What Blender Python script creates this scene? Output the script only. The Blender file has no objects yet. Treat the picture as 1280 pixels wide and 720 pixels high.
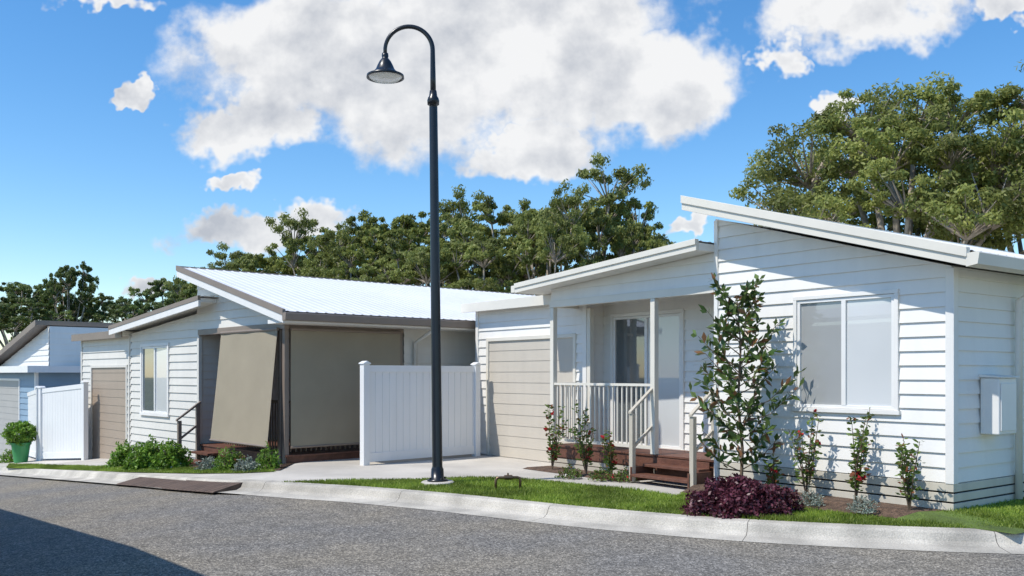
import bpy, bmesh, math, random
import numpy as np
from mathutils import Vector, Matrix
random.seed(7); rng=np.random.default_rng(7)
scene=bpy.context.scene
scene.view_settings.view_transform='Standard'; scene.view_settings.look='None'; scene.view_settings.exposure=0
COL=scene.collection
FP=1142.0; HZ=468.0; CH=1.6
# ------------------------------------------------------------------ materials
def newmat(name):
    m=bpy.data.materials.new(name); m.use_nodes=True
    nt=m.node_tree; b=nt.nodes['Principled BSDF']; return m,nt,b
def N(nt,t,**k):
    n=nt.nodes.new(t)
    for a,v in k.items(): setattr(n,a,v)
    return n
def mat(name,col,rough=.6,var=.08,scale=3.0,bump=0.0,bscale=60,metal=0.0,spec=.5,dirt=0.0,fine=0.0):
    m,nt,b=newmat(name)
    tc=N(nt,'ShaderNodeTexCoord')
    nz=N(nt,'ShaderNodeTexNoise'); nz.inputs['Scale'].default_value=scale; nz.inputs['Detail'].default_value=4
    nt.links.new(tc.outputs['Object'],nz.inputs['Vector'])
    mx=N(nt,'ShaderNodeMix',data_type='RGBA')
    c=Vector(col)
    mx.inputs[6].default_value=(*(c*(1-var*2)),1); mx.inputs[7].default_value=(*(c*(1+var*1.0)),1)
    mr=N(nt,'ShaderNodeMapRange'); mr.inputs[1].default_value=.3; mr.inputs[2].default_value=.7
    nt.links.new(nz.outputs['Fac'],mr.inputs[0]); nt.links.new(mr.outputs[0],mx.inputs[0])
    out=mx.outputs[2]
    if fine>0:
        n3=N(nt,'ShaderNodeTexNoise'); n3.inputs['Scale'].default_value=bscale*1.5; n3.inputs['Detail'].default_value=3
        nt.links.new(tc.outputs['Object'],n3.inputs['Vector'])
        r3=N(nt,'ShaderNodeMapRange'); r3.inputs[1].default_value=.3; r3.inputs[2].default_value=.7; r3.inputs[3].default_value=1-fine; r3.inputs[4].default_value=1+fine
        nt.links.new(n3.outputs['Fac'],r3.inputs[0])
        mm=N(nt,'ShaderNodeVectorMath',operation='SCALE'); nt.links.new(out,mm.inputs[0]); nt.links.new(r3.outputs[0],mm.inputs['Scale'])
        out=mm.outputs[0]
    if dirt>0:
        n5=N(nt,'ShaderNodeTexNoise'); n5.inputs['Scale'].default_value=1.0; n5.inputs['Detail'].default_value=4
        mp=N(nt,'ShaderNodeMapping'); mp.inputs['Scale'].default_value=(5,5,.7); nt.links.new(tc.outputs['Object'],mp.inputs['Vector']); nt.links.new(mp.outputs[0],n5.inputs['Vector'])
        r5=N(nt,'ShaderNodeMapRange'); r5.inputs[1].default_value=.45; r5.inputs[2].default_value=.8; r5.inputs[3].default_value=1; r5.inputs[4].default_value=1-dirt
        nt.links.new(n5.outputs['Fac'],r5.inputs[0])
        m5=N(nt,'ShaderNodeVectorMath',operation='SCALE'); nt.links.new(out,m5.inputs[0]); nt.links.new(r5.outputs[0],m5.inputs['Scale']); out=m5.outputs[0]
    nt.links.new(out,b.inputs['Base Color'])
    b.inputs['Roughness'].default_value=rough; b.inputs['Metallic'].default_value=metal
    b.inputs['Specular IOR Level'].default_value=spec
    if bump>0:
        n2=N(nt,'ShaderNodeTexNoise'); n2.inputs['Scale'].default_value=bscale; n2.inputs['Detail'].default_value=2
        nt.links.new(tc.outputs['Object'],n2.inputs['Vector'])
        bp=N(nt,'ShaderNodeBump'); bp.inputs['Strength'].default_value=bump; bp.inputs['Distance'].default_value=.02
        nt.links.new(n2.outputs['Fac'],bp.inputs['Height']); nt.links.new(bp.outputs[0],b.inputs['Normal'])
    return m
def leafmat(name,c1,c2,trans=.35,rough=.45,c3=None,pscale=.6):
    m,nt,b=newmat(name)
    g=N(nt,'ShaderNodeNewGeometry')
    mx=N(nt,'ShaderNodeMix',data_type='RGBA'); mx.inputs[6].default_value=(*c1,1); mx.inputs[7].default_value=(*c2,1)
    nt.links.new(g.outputs['Random Per Island'],mx.inputs[0])
    out=mx.outputs[2]
    tc=N(nt,'ShaderNodeTexCoord'); nz=N(nt,'ShaderNodeTexNoise'); nz.inputs['Scale'].default_value=pscale; nz.inputs['Detail'].default_value=1
    nt.links.new(tc.outputs['Object'],nz.inputs['Vector'])
    mr=N(nt,'ShaderNodeMapRange'); mr.inputs[1].default_value=.35; mr.inputs[2].default_value=.65; mr.inputs[3].default_value=.65; mr.inputs[4].default_value=1.3
    nt.links.new(nz.outputs['Fac'],mr.inputs[0])
    sc=N(nt,'ShaderNodeVectorMath',operation='SCALE'); nt.links.new(out,sc.inputs[0]); nt.links.new(mr.outputs[0],sc.inputs['Scale'])
    out=sc.outputs[0]
    if c3:
        gt=N(nt,'ShaderNodeMath',operation='GREATER_THAN'); gt.inputs[1].default_value=.86
        nt.links.new(g.outputs['Random Per Island'],gt.inputs[0])
        m2=N(nt,'ShaderNodeMix',data_type='RGBA'); nt.links.new(gt.outputs[0],m2.inputs[0]); nt.links.new(out,m2.inputs[6]); m2.inputs[7].default_value=(*c3,1)
        out=m2.outputs[2]
    nt.links.new(out,b.inputs['Base Color']); b.inputs['Roughness'].default_value=rough; b.inputs['Specular IOR Level'].default_value=.35
    tr=N(nt,'ShaderNodeBsdfTranslucent'); nt.links.new(out,tr.inputs['Color'])
    ms=N(nt,'ShaderNodeMixShader'); ms.inputs[0].default_value=trans
    nt.links.new(b.outputs[0],ms.inputs[1]); nt.links.new(tr.outputs[0],ms.inputs[2])
    nt.links.new(ms.outputs[0],nt.nodes['Material Output'].inputs['Surface'])
    return m
def asphalt():
    m,nt,b=newmat('asphalt')
    tc=N(nt,'ShaderNodeTexCoord')
    v=N(nt,'ShaderNodeTexVoronoi'); v.inputs['Scale'].default_value=75
    v2=N(nt,'ShaderNodeTexVoronoi'); v2.inputs['Scale'].default_value=34
    n=N(nt,'ShaderNodeTexNoise'); n.inputs['Scale'].default_value=.45; n.inputs['Detail'].default_value=6
    n4=N(nt,'ShaderNodeTexNoise'); n4.inputs['Scale'].default_value=5; n4.inputs['Detail'].default_value=5
    for q in (v,v2,n,n4): nt.links.new(tc.outputs['Object'],q.inputs['Vector'])
    s=N(nt,'ShaderNodeSeparateColor'); nt.links.new(v.outputs['Color'],s.inputs[0])
    r=N(nt,'ShaderNodeValToRGB'); e=r.color_ramp.elements
    e[0].position=0; e[0].color=(.09,.085,.078,1); e[1].position=1; e[1].color=(.40,.375,.335,1)
    k=e.new(.6); k.color=(.185,.175,.158,1)
    nt.links.new(s.outputs[0],r.inputs[0])
    s2=N(nt,'ShaderNodeSeparateColor'); nt.links.new(v2.outputs['Color'],s2.inputs[0])
    r2=N(nt,'ShaderNodeMapRange'); r2.inputs[3].default_value=.84; r2.inputs[4].default_value=1.16; nt.links.new(s2.outputs[1],r2.inputs[0])
    sc=N(nt,'ShaderNodeVectorMath',operation='SCALE'); nt.links.new(r.outputs[0],sc.inputs[0]); nt.links.new(r2.outputs[0],sc.inputs['Scale'])
    mr=N(nt,'ShaderNodeMapRange'); mr.inputs[1].default_value=.38; mr.inputs[2].default_value=.68; nt.links.new(n.outputs['Fac'],mr.inputs[0])
    mx=N(nt,'ShaderNodeMix',data_type='RGBA',blend_type='MULTIPLY'); mx.inputs[0].default_value=1
    tint=N(nt,'ShaderNodeMix',data_type='RGBA'); tint.inputs[6].default_value=(.94,.94,.95,1); tint.inputs[7].default_value=(1.2,1.12,.97,1)
    nt.links.new(mr.outputs[0],tint.inputs[0]); nt.links.new(sc.outputs[0],mx.inputs[6]); nt.links.new(tint.outputs[2],mx.inputs[7])
    r4=N(nt,'ShaderNodeMapRange'); r4.inputs[1].default_value=.3; r4.inputs[2].default_value=.7; r4.inputs[3].default_value=.86; r4.inputs[4].default_value=1.12; nt.links.new(n4.outputs['Fac'],r4.inputs[0])
    s4=N(nt,'ShaderNodeVectorMath',operation='SCALE'); nt.links.new(mx.outputs[2],s4.inputs[0]); nt.links.new(r4.outputs[0],s4.inputs['Scale'])
    nt.links.new(s4.outputs[0],b.inputs['Base Color'])
    b.inputs['Roughness'].default_value=.9; b.inputs['Specular IOR Level'].default_value=.2
    bp=N(nt,'ShaderNodeBump'); bp.inputs['Strength'].default_value=.6; bp.inputs['Distance'].default_value=.01; nt.links.new(v.outputs['Distance'],bp.inputs['Height']); nt.links.new(bp.outputs[0],b.inputs['Normal'])
    return m
def glassy(name,col,rough=.06,spec=.9,grad=None):
    m,nt,b=newmat(name)
    tc=N(nt,'ShaderNodeTexCoord'); nz=N(nt,'ShaderNodeTexNoise'); nz.inputs['Scale'].default_value=.9
    nt.links.new(tc.outputs['Object'],nz.inputs['Vector'])
    mx=N(nt,'ShaderNodeMix',data_type='RGBA'); c=Vector(col); mx.inputs[6].default_value=(*(c*.8),1); mx.inputs[7].default_value=(*(c*1.12),1)
    nt.links.new(nz.outputs['Fac'],mx.inputs[0]); nt.links.new(mx.outputs[2],b.inputs['Base Color'])
    b.inputs['Roughness'].default_value=rough; b.inputs['Specular IOR Level'].default_value=spec
    b.inputs['Coat Weight'].default_value=1.0; b.inputs['Coat Roughness'].default_value=.01; b.inputs['Coat IOR'].default_value=1.7
    return m
M={}
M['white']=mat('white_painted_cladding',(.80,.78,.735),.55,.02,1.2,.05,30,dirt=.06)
M['cream']=mat('cream_painted_trim',(.72,.68,.59),.5,.03,2)
M['creamdark']=mat('beige_trim',(.52,.47,.385),.5,.03,2)
M['skirt']=mat('beige_skirting_boards',(.60,.56,.47),.55,.04,3,dirt=.15)
M['beigedoor']=mat('beige_garage_door',(.56,.51,.43),.45,.02,2,dirt=.06)
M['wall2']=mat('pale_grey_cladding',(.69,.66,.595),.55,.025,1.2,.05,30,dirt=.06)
M['taupe']=mat('taupe_trim',(.24,.19,.15),.5,.05,2)
M['taupedoor']=mat('taupe_garage_door',(.36,.285,.215),.5,.03,2)
M['metalroof']=mat('white_metal_roof',(.78,.78,.77),.4,.03,.7,dirt=.06)
M['greyroof']=mat('grey_metal_roof',(.30,.33,.36),.4,.04,.7)
M['blue']=mat('blue_grey_cladding',(.22,.32,.42),.55,.04,1.2)
M['greydoor']=mat('grey_garage_door',(.38,.37,.35),.5,.03,2)
M['pvc']=mat('white_vinyl_fence',(.80,.80,.79),.35,.015,1.0,dirt=.05)
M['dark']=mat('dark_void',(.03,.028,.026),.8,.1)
M['deck']=mat('stained_red_timber',(.15,.062,.038),.55,.15,8,.2,40,fine=.2)
M['screen']=mat('olive_shade_fabric',(.32,.275,.195),.85,.04,1.5,.15,300,fine=.08)
M['black']=mat('black_powdercoat',(.012,.014,.018),.3,.1,4)
M['lens']=mat('frosted_lens',(.75,.75,.72),.3,.02)
M['concrete']=mat('pale_concrete',(.52,.485,.43),.85,.12,.8,.25,60,fine=.12)
M['kerb']=mat('kerb_concrete',(.50,.465,.40),.85,.18,1.8,.4,50,fine=.2)
M['joint']=mat('kerb_joint',(.10,.09,.075),.9,.1)
M['grassbase']=mat('turf_soil',(.11,.165,.03),.9,.25,2.0,.5,40,fine=.35)
M['farground']=mat('field_ground',(.07,.09,.03),.95,.25,.05,.2,4)
M['mulch']=mat('bark_mulch',(.12,.075,.05),.95,.25,14,1.0,50,fine=.6)
M['asphalt']=asphalt()
M['glassdark']=glassy('tinted_glass',(.10,.115,.12),.05)
M['glassgrey']=glassy('glass_over_grey_screen',(.36,.37,.365),.2,.3)
M['glasslight']=glassy('glass_over_white_blind',(.64,.655,.65),.3,.3)
M['alu']=mat('white_aluminium_frame',(.78,.77,.74),.35,.02)
M['meter']=mat('meter_box_enamel',(.76,.75,.72),.4,.02)
M['brass']=mat('weathered_brass',(.20,.13,.08),.4,.2,20,metal=.7)
M['rubber']=mat('brown_ramp_rubber',(.11,.072,.052),.8,.15,5,.4,60,fine=.2)
M['greenpot']=mat('green_plastic_pot',(.05,.28,.09),.4,.05)
M['bark']=mat('pale_gum_bark',(.40,.34,.27),.85,.3,3,.4,15)
M['stem']=mat('thin_stem',(.16,.11,.07),.8,.2,10)
M['gum']=leafmat('gum_leaves',(.17,.205,.05),(.32,.345,.10),.45,.5,pscale=.4)
M['gum2']=leafmat('gum_leaves_light',(.17,.205,.05),(.34,.36,.10),.45,.5,pscale=.4)
M['gumfar']=leafmat('distant_leaves',(.13,.18,.05),(.24,.30,.09),.42,.5,pscale=.2)
M['magn']=leafmat('magnolia_leaves',(.055,.105,.028),(.14,.20,.05),.28,.3,(.26,.13,.06),3)
M['shrub']=leafmat('green_shrub_leaves',(.10,.22,.025),(.24,.38,.055),.35,.4,pscale=5)
M['rose']=leafmat('rose_leaves',(.08,.15,.025),(.18,.24,.05),.3,.4,(.26,.10,.05),5)
M['maroon']=leafmat('maroon_leaves',(.055,.014,.022),(.16,.045,.065),.2,.35,pscale=6)
M['silver']=leafmat('silver_leaves',(.22,.27,.22),(.36,.40,.34),.2,.6,pscale=5)
M['blade']=leafmat('grass_blades',(.15,.235,.028),(.31,.39,.065),.4,.5,pscale=1.2)
M['red']=leafmat('red_petals',(.45,.01,.02),(.7,.04,.05),.3,.5)
M['whitepetal']=leafmat('pale_petals',(.7,.7,.6),(.85,.8,.8),.3,.5)
# ------------------------------------------------------------------ ground model
def zg(s):
    s=max(s,-21.7)
    return -.085*max(0.0,-s-3.8)
def G(px,py,off=0.0):
    t=(px-640)/FP; d=12.0
    for i in range(60):
        z=zg(t*d)+off; d=.5*d+.5*FP*(CH-z)/(py-HZ)
    return (t*d,d)
def P(px,d): return ((px-640)/FP*d,d)
# ------------------------------------------------------------------ mesh builder
class MB:
    def __init__(s): s.v=[]; s.f=[]; s.mi=[]
    def face(s,pts,mi=0):
        i=len(s.v); s.v+= [tuple(p) for p in pts]; s.f.append(list(range(i,i+len(pts)))); s.mi.append(mi)
    def box(s,x0,x1,y0,y1,z0,z1,mi=0):
        if x0>x1:x0,x1=x1,x0
        if y0>y1:y0,y1=y1,y0
        if z0>z1:z0,z1=z1,z0
        i=len(s.v)
        s.v+=[(x0,y0,z0),(x1,y0,z0),(x1,y1,z0),(x0,y1,z0),(x0,y0,z1),(x1,y0,z1),(x1,y1,z1),(x0,y1,z1)]
        for q in ((0,3,2,1),(4,5,6,7),(0,1,5,4),(1,2,6,5),(2,3,7,6),(3,0,4,7)):
            s.f.append([i+k for k in q]); s.mi.append(mi)
    def prism(s,poly,a,b,axis='Y',mi=0):
        n=len(poly); i=len(s.v)
        for w in (a,b):
            for (u,z) in poly:
                s.v.append((u,w,z) if axis=='Y' else (w,u,z))
        s.f.append([i+k for k in range(n)]); s.mi.append(mi)
        s.f.append([i+n+k for k in range(n)][::-1]); s.mi.append(mi)
        for k in range(n):
            l=(k+1)%n; s.f.append([i+k,i+n+k,i+n+l,i+l]); s.mi.append(mi)
    def tube(s,path,rad,n=10,cap=True,mi=0):
        path=[Vector(p) for p in path]; base=len(s.v); m=len(path)
        if not hasattr(rad,'__len__'): rad=[rad]*m
        up=None
        for i,p in enumerate(path):
            t=(path[min(i+1,m-1)]-path[max(i-1,0)])
            if t.length<1e-9: t=Vector((0,0,1))
            t.normalize()
            if up is None:
                up=Vector((1,0,0)) if abs(t.x)<.8 else Vector((0,1,0))
            a=(up-t*up.dot(t)).normalized(); b=t.cross(a); up=a
            for k in range(n):
                th=2*math.pi*k/n; s.v.append(tuple(p+a*math.cos(th)*rad[i]+b*math.sin(th)*rad[i]))
        for i in range(m-1):
            for k in range(n):
                l=(k+1)%n; s.f.append([base+i*n+k,base+i*n+l,base+(i+1)*n+l,base+(i+1)*n+k]); s.mi.append(mi)
        if cap:
            s.f.append([base+k for k in range(n)][::-1]); s.mi.append(mi)
            s.f.append([base+(m-1)*n+k for k in range(n)]); s.mi.append(mi)
    def lathe(s,prof,cx=0,cy=0,n=32,mi=0):
        base=len(s.v); m=len(prof)
        for (r,z) in prof:
            for k in range(n):
                th=2*math.pi*k/n; s.v.append((cx+r*math.cos(th),cy+r*math.sin(th),z))
        for i in range(m-1):
            for k in range(n):
                l=(k+1)%n; s.f.append([base+i*n+k,base+i*n+l,base+(i+1)*n+l,base+(i+1)*n+k]); s.mi.append(mi)
def clip(poly,a,b):
    out=[]; n=len(poly)
    for i in range(n):
        p=poly[i]; q=poly[(i+1)%n]
        fp=a*p[0]+b-p[1]; fq=a*q[0]+b-q[1]
        if fp>=0: out.append(p)
        if fp*fq<0:
            t=fp/(fp-fq); out.append((p[0]+(q[0]-p[0])*t,p[1]+(q[1]-p[1])*t))
    return out
def siding(mb,plane,c,u0,u1,z0,z1,tops=(),openings=(),h=.165,prow=.022,flat=.004,mi=0):
    def mp(u,z,w): return (u,c-w,z) if plane=='Y' else (c+w,u,z)
    z=z0
    while z<z1-1e-6:
        zt=z+h
        cuts=sorted(set([z,min(zt,z1)]+[v for o in openings for v in (o[2],o[3]) if z<v<min(zt,z1)]))
        for a,b in zip(cuts[:-1],cuts[1:]):
            mid=(a+b)/2
            iv=[(u0,u1)]
            for o in openings:
                if o[2]<mid<o[3]:
                    nv=[]
                    for (p,q) in iv:
                        if o[1]<=p or o[0]>=q: nv.append((p,q))
                        else:
                            if o[0]>p: nv.append((p,o[0]))
                            if o[1]<q: nv.append((o[1],q))
                    iv=nv
            for (p,q) in iv:
                poly=[(p,a),(q,a),(q,b),(p,b)]
                for (aa,bb) in tops:
                    poly=clip(poly,aa,bb)
                    if len(poly)<3: break
                if len(poly)<3: continue
                def w(zz): return flat+(prow)*(1-(zz-z)/h)
                mb.face([mp(u,zz,w(zz)) for (u,zz) in poly],mi)
                if abs(a-z)<1e-6:
                    us=[u for (u,zz) in poly if abs(zz-a)<1e-6]
                    if len(us)>=2:
                        ua,ub=min(us),max(us)
                        mb.face([mp(ua,a,flat),mp(ub,a,flat),mp(ub,a,flat+prow),mp(ua,a,flat+prow)],mi)
        z=zt
# ------------------------------------------------------------------ object helpers
def mkobj(name,mb,mats,smooth=False,bevel=0):
    me=bpy.data.meshes.new(name); me.from_pydata(mb.v,[],mb.f)
    if not isinstance(mats,(list,tuple)): mats=[mats]
    for m in mats: me.materials.append(m)
    me.polygons.foreach_set('material_index',mb.mi)
    if smooth: me.polygons.foreach_set('use_smooth',[True]*len(mb.f))
    me.update()
    bm=bmesh.new(); bm.from_mesh(me); bmesh.ops.recalc_face_normals(bm,faces=bm.faces); bm.to_mesh(me); bm.free()
    o=bpy.data.objects.new(name,me); COL.objects.link(o)
    if bevel>0:
        md=o.modifiers.new('bevel','BEVEL'); md.width=bevel; md.segments=2; md.limit_method='ANGLE'; md.angle_limit=math.radians(40)
    return o
class Thing:
    def __init__(s,name,label,cat,loc=(0,0,0),ang=0.0,off=(0,0,0),group=None,kind=None):
        s.e=bpy.data.objects.new(name,None); s.e.empty_display_size=.3; COL.objects.link(s.e)
        s.e['label']=label; s.e['category']=cat
        if group: s.e['group']=group
        if kind: s.e['kind']=kind
        s.e.location=loc; s.e.rotation_euler=(0,0,ang); s.off=Vector(off)
    def part(s,name,mb,mats,parent=None,smooth=False,bevel=0,label=None):
        mb.v=[(v[0]-s.off.x,v[1]-s.off.y,v[2]-s.off.z) for v in mb.v]
        o=mkobj(name,mb,mats,smooth,bevel); o.parent=parent or s.e
        if label: o['label']=label
        return o
    def boxes(s,name,bl,mats,parent=None,bevel=.004):
        for b in bl:
            m=MB(); m.box(*b); s.part(name,m,mats,parent,bevel=bevel)
def leafobj(name,C,A,B,L,W,material):
    n=len(C); L=np.asarray(L).reshape(-1,1); W=np.asarray(W).reshape(-1,1)
    V=np.empty((n,4,3)); V[:,0]=C-A*L/2; V[:,1]=C+B*W/2+A*L*.05; V[:,2]=C+A*L/2; V[:,3]=C-B*W/2+A*L*.05
    me=bpy.data.meshes.new(name)
    me.vertices.add(n*4); me.vertices.foreach_set('co',V.reshape(-1).astype(np.float32))
    me.loops.add(n*4); me.loops.foreach_set('vertex_index',np.arange(n*4,dtype=np.int32))
    me.polygons.add(n); me.polygons.foreach_set('loop_start',np.arange(0,n*4,4,dtype=np.int32)); me.polygons.foreach_set('loop_total',np.full(n,4,dtype=np.int32))
    me.materials.append(material); me.update(calc_edges=True); me.validate()
    o=bpy.data.objects.new(name,me); COL.objects.link(o); return o
def unit(a): return a/np.maximum(np.linalg.norm(a,axis=1,keepdims=True),1e-9)
def randframes(n,updir=None,bias=0.0,droop=0.0,r=rng):
    nr=unit(r.normal(size=(n,3)))
    if updir is not None: nr=unit(nr*(1-bias)+updir*bias)
    a=r.normal(size=(n,3)); a[:,2]-=droop
    a=unit(a-nr*np.sum(a*nr,axis=1,keepdims=True)); b=np.cross(nr,a); return a,b
# ------------------------------------------------------------------ camera, light, world
cam=bpy.data.cameras.new('camera'); co=bpy.data.objects.new('camera',cam); COL.objects.link(co)
co.location=(0,0,CH); co.rotation_euler=(math.radians(90),0,0); cam.lens=FP/1280*36; cam.sensor_width=36; cam.shift_y=108/1280; cam.clip_end=3000; cam.clip_start=.1
scene.camera=co
EL=math.radians(55); LH=Vector((.90,.43,0)).normalized()
Ld=Vector((LH.x*math.cos(EL),LH.y*math.cos(EL),-math.sin(EL)))
sl=bpy.data.lights.new('sun','SUN'); sl.energy=4.5; sl.angle=math.radians(.6); sl.color=(1,.95,.87)
so=bpy.data.objects.new('sun',sl); COL.objects.link(so); so.rotation_euler=Ld.to_track_quat('-Z','Y').to_euler(); so.location=(-20,-10,30)
w=bpy.data.worlds.new('World'); scene.world=w; w.use_nodes=True; nt=w.node_tree; nt.nodes.clear()
outw=N(nt,'ShaderNodeOutputWorld')
sky=N(nt,'ShaderNodeTexSky',sky_type='NISHITA'); sky.sun_disc=False; sky.sun_elevation=EL; sky.sun_rotation=math.atan2(-LH.x,-LH.y); sky.air_density=1.0; sky.dust_density=.2; sky.ozone_density=2.5
hs=N(nt,'ShaderNodeHueSaturation'); hs.inputs['Saturation'].default_value=1.3; hs.inputs['Value'].default_value=1.24
nt.links.new(sky.outputs[0],hs.inputs['Color'])
bg1=N(nt,'ShaderNodeBackground'); bg1.inputs[1].default_value=.15; nt.links.new(hs.outputs[0],bg1.inputs[0])
tc=N(nt,'ShaderNodeTexCoord'); sp=N(nt,'ShaderNodeSeparateXYZ'); nt.links.new(tc.outputs['Generated'],sp.inputs[0])
def MA(op,a,b=None,c=None):
    n=N(nt,'ShaderNodeMath',operation=op)
    for i,x in enumerate((a,b,c)):
        if x is None: continue
        if isinstance(x,(int,float)): n.inputs[i].default_value=x
        else: nt.links.new(x,n.inputs[i])
    return n.outputs[0]
ys=MA('MAXIMUM',sp.outputs[1],.03)
u=MA('DIVIDE',sp.outputs[0],ys); v=MA('DIVIDE',sp.outputs[2],ys)
cb=N(nt,'ShaderNodeCombineXYZ'); nt.links.new(u,cb.inputs[0]); nt.links.new(v,cb.inputs[1])
wn=N(nt,'ShaderNodeTexNoise'); wn.inputs['Scale'].default_value=13; wn.inputs['Detail'].default_value=4; wn.inputs['Roughness'].default_value=.65; nt.links.new(cb.outputs[0],wn.inputs['Vector'])
w1=N(nt,'ShaderNodeVectorMath',operation='SUBTRACT'); nt.links.new(wn.outputs['Color'],w1.inputs[0]); w1.inputs[1].default_value=(.5,.5,.5)
w2=N(nt,'ShaderNodeVectorMath',operation='MULTIPLY_ADD'); nt.links.new(w1.outputs[0],w2.inputs[0]); w2.inputs[1].default_value=(.14,.11,0); nt.links.new(cb.outputs[0],w2.inputs[2])
blobs=[(570,90,350,125),(430,60,200,100),(640,10,280,95),(800,90,170,90),(655,185,120,40),(320,150,110,56),
 (1085,18,165,64),(985,72,32,38),(1265,4,60,24),(300,288,110,34),(392,264,62,30),(165,112,26,18),(292,223,34,14),(172,353,42,18),(120,2,70,20),
 (862,283,30,13),(1010,285,70,34),(1050,135,50,16)]
f=None
for (cx,cy,rx,ry) in blobs:
    a=N(nt,'ShaderNodeVectorMath',operation='SUBTRACT'); nt.links.new(w2.outputs[0],a.inputs[0]); a.inputs[1].default_value=((cx-640)/FP,(HZ-cy)/FP,0)
    b=N(nt,'ShaderNodeVectorMath',operation='MULTIPLY'); nt.links.new(a.outputs[0],b.inputs[0]); b.inputs[1].default_value=(FP/rx,FP/ry,0)
    l=N(nt,'ShaderNodeVectorMath',operation='LENGTH'); nt.links.new(b.outputs[0],l.inputs[0])
    q=MA('SUBTRACT',1.0,l.outputs['Value'])
    f=q if f is None else MA('MAXIMUM',f,q)
f=MA('MINIMUM',f,.7)
def cn(off,scale=9.0,det=7):
    a=N(nt,'ShaderNodeVectorMath',operation='ADD'); nt.links.new(cb.outputs[0],a.inputs[0]); a.inputs[1].default_value=off
    n=N(nt,'ShaderNodeTexNoise'); n.inputs['Scale'].default_value=scale; n.inputs['Detail'].default_value=det; n.inputs['Roughness'].default_value=.57
    nt.links.new(a.outputs[0],n.inputs['Vector']); return n.outputs['Fac']
n1=cn((3.1,1.7,0)); n2=cn((3.1-.012,1.7+.024,0),9.0,5); n3=cn((9.0,4.0,0),4.2,2)
dens=MA('ADD',f,MA('MULTIPLY',MA('SUBTRACT',n1,.52),1.25))
mr=N(nt,'ShaderNodeMapRange',interpolation_type='SMOOTHSTEP'); mr.inputs[1].default_value=.0; mr.inputs[2].default_value=.36; nt.links.new(dens,mr.inputs[0])
fr=N(nt,'ShaderNodeMapRange'); fr.inputs[1].default_value=.03; fr.inputs[2].default_value=.12; nt.links.new(sp.outputs[1],fr.inputs[0])
alpha=MA('MULTIPLY',MA('MULTIPLY',mr.outputs[0],fr.outputs[0]),.97)
lit=MA('ADD',.90,MA('MULTIPLY',MA('SUBTRACT',n1,n2),3.4))
lit=MA('ADD',lit,MA('MULTIPLY',MA('SUBTRACT',n3,.5),-1.6))
lit=MA('SUBTRACT',lit,MA('MULTIPLY',MA('MAXIMUM',MA('SUBTRACT',dens,.3),0.0),.65))
lit=MA('ADD',lit,MA('MULTIPLY',MA('SUBTRACT',v,.31),.9)); lit=MA('ADD',lit,MA('MULTIPLY',u,.55))
cl=N(nt,'ShaderNodeClamp'); nt.links.new(lit,cl.inputs[0])
cm=N(nt,'ShaderNodeMix',data_type='RGBA'); cm.inputs[6].default_value=(.52,.55,.61,1); cm.inputs[7].default_value=(.95,.95,.95,1); nt.links.new(cl.outputs[0],cm.inputs[0])
bg2=N(nt,'ShaderNodeBackground'); bg2.inputs[1].default_value=.98; nt.links.new(cm.outputs[2],bg2.inputs[0])
ms=N(nt,'ShaderNodeMixShader'); nt.links.new(alpha,ms.inputs[0]); nt.links.new(bg1.outputs[0],ms.inputs[1]); nt.links.new(bg2.outputs[0],ms.inputs[2]); nt.links.new(ms.outputs[0],outw.inputs[0])
# ------------------------------------------------------------------ sheets
def sheet(name,pts,off,material,cat,label,zf=None):
    bm=bmesh.new(); vs=[bm.verts.new((p[0],p[1],0)) for p in pts]; fa=bm.faces.new(vs)
    bmesh.ops.triangulate(bm,faces=[fa])
    for s in (-3.8,-21.7):
        bmesh.ops.bisect_plane(bm,geom=bm.verts[:]+bm.edges[:]+bm.faces[:],plane_co=(s,0,0),plane_no=(1,0,0))
    for q in bm.verts: q.co.z=zg(q.co.x)+off
    bmesh.ops.recalc_face_normals(bm,faces=bm.faces)
    me=bpy.data.meshes.new(name); bm.to_mesh(me); bm.free(); me.materials.append(material)
    if me.polygons and me.polygons[0].normal.z<0: me.flip_normals()
    o=bpy.data.objects.new(name,me); COL.objects.link(o); o['kind']='structure'; o['category']=cat; o['label']=label; return o
def catmull(pts,k=8):
    out=[]; p=[Vector(q) for q in pts]; p=[p[0]*2-p[1]]+p+[p[-1]*2-p[-2]]
    for i in range(1,len(p)-2):
        for j in range(k):
            t=j/k; a,b,c,d=p[i-1],p[i],p[i+1],p[i+2]
            out.append(.5*((2*b)+(-a+c)*t+(2*a-5*b+4*c-d)*t*t+(-a+3*b-3*c+d)*t**3))
    out.append(p[-2]); return out
kp=[G(*q) for q in [(0,583.5),(150,592),(290,600.5),(370,605),(450,610),(550,618),(640,627),(750,638),(917,651),(1100,660),(1280,665.5)]]
dv=Vector(kp[0])-Vector(kp[1]); dv.normalize()
kpts=[tuple(Vector(kp[0])+dv*30),tuple(Vector(kp[0])+dv*8)]+kp+[(6.9,9.15),(12,9.6),(26,13)]
kline=catmull(kpts,8)
seg=[0.0]
for a,b in zip(kline[:-1],kline[1:]): seg.append(seg[-1]+(b-a).length)
def at(sv):
    sv=max(0,min(seg[-1],sv))
    for i in range(len(seg)-1):
        if sv<=seg[i+1]:
            t=(sv-seg[i])/max(1e-9,seg[i+1]-seg[i]); return kline[i].lerp(kline[i+1],t)
    return kline[-1]
stations=[]; svv=0.0
while svv<seg[-1]:
    stations.append(svv); svv+=.35
js=[q for q in np.arange(1.0,seg[-1]-1,2.4)]
stations=[q for q in stations if all(abs(q-j)>.03 for j in js)]
for j in js: stations+= [j-.004,j+.004]
stations.sort()
prof=[(.50,-.128),(.20,-.118),(.13,-.085),(.09,-.012),(.06,.010),(-.10,.014),(-.10,-.1)]
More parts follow.
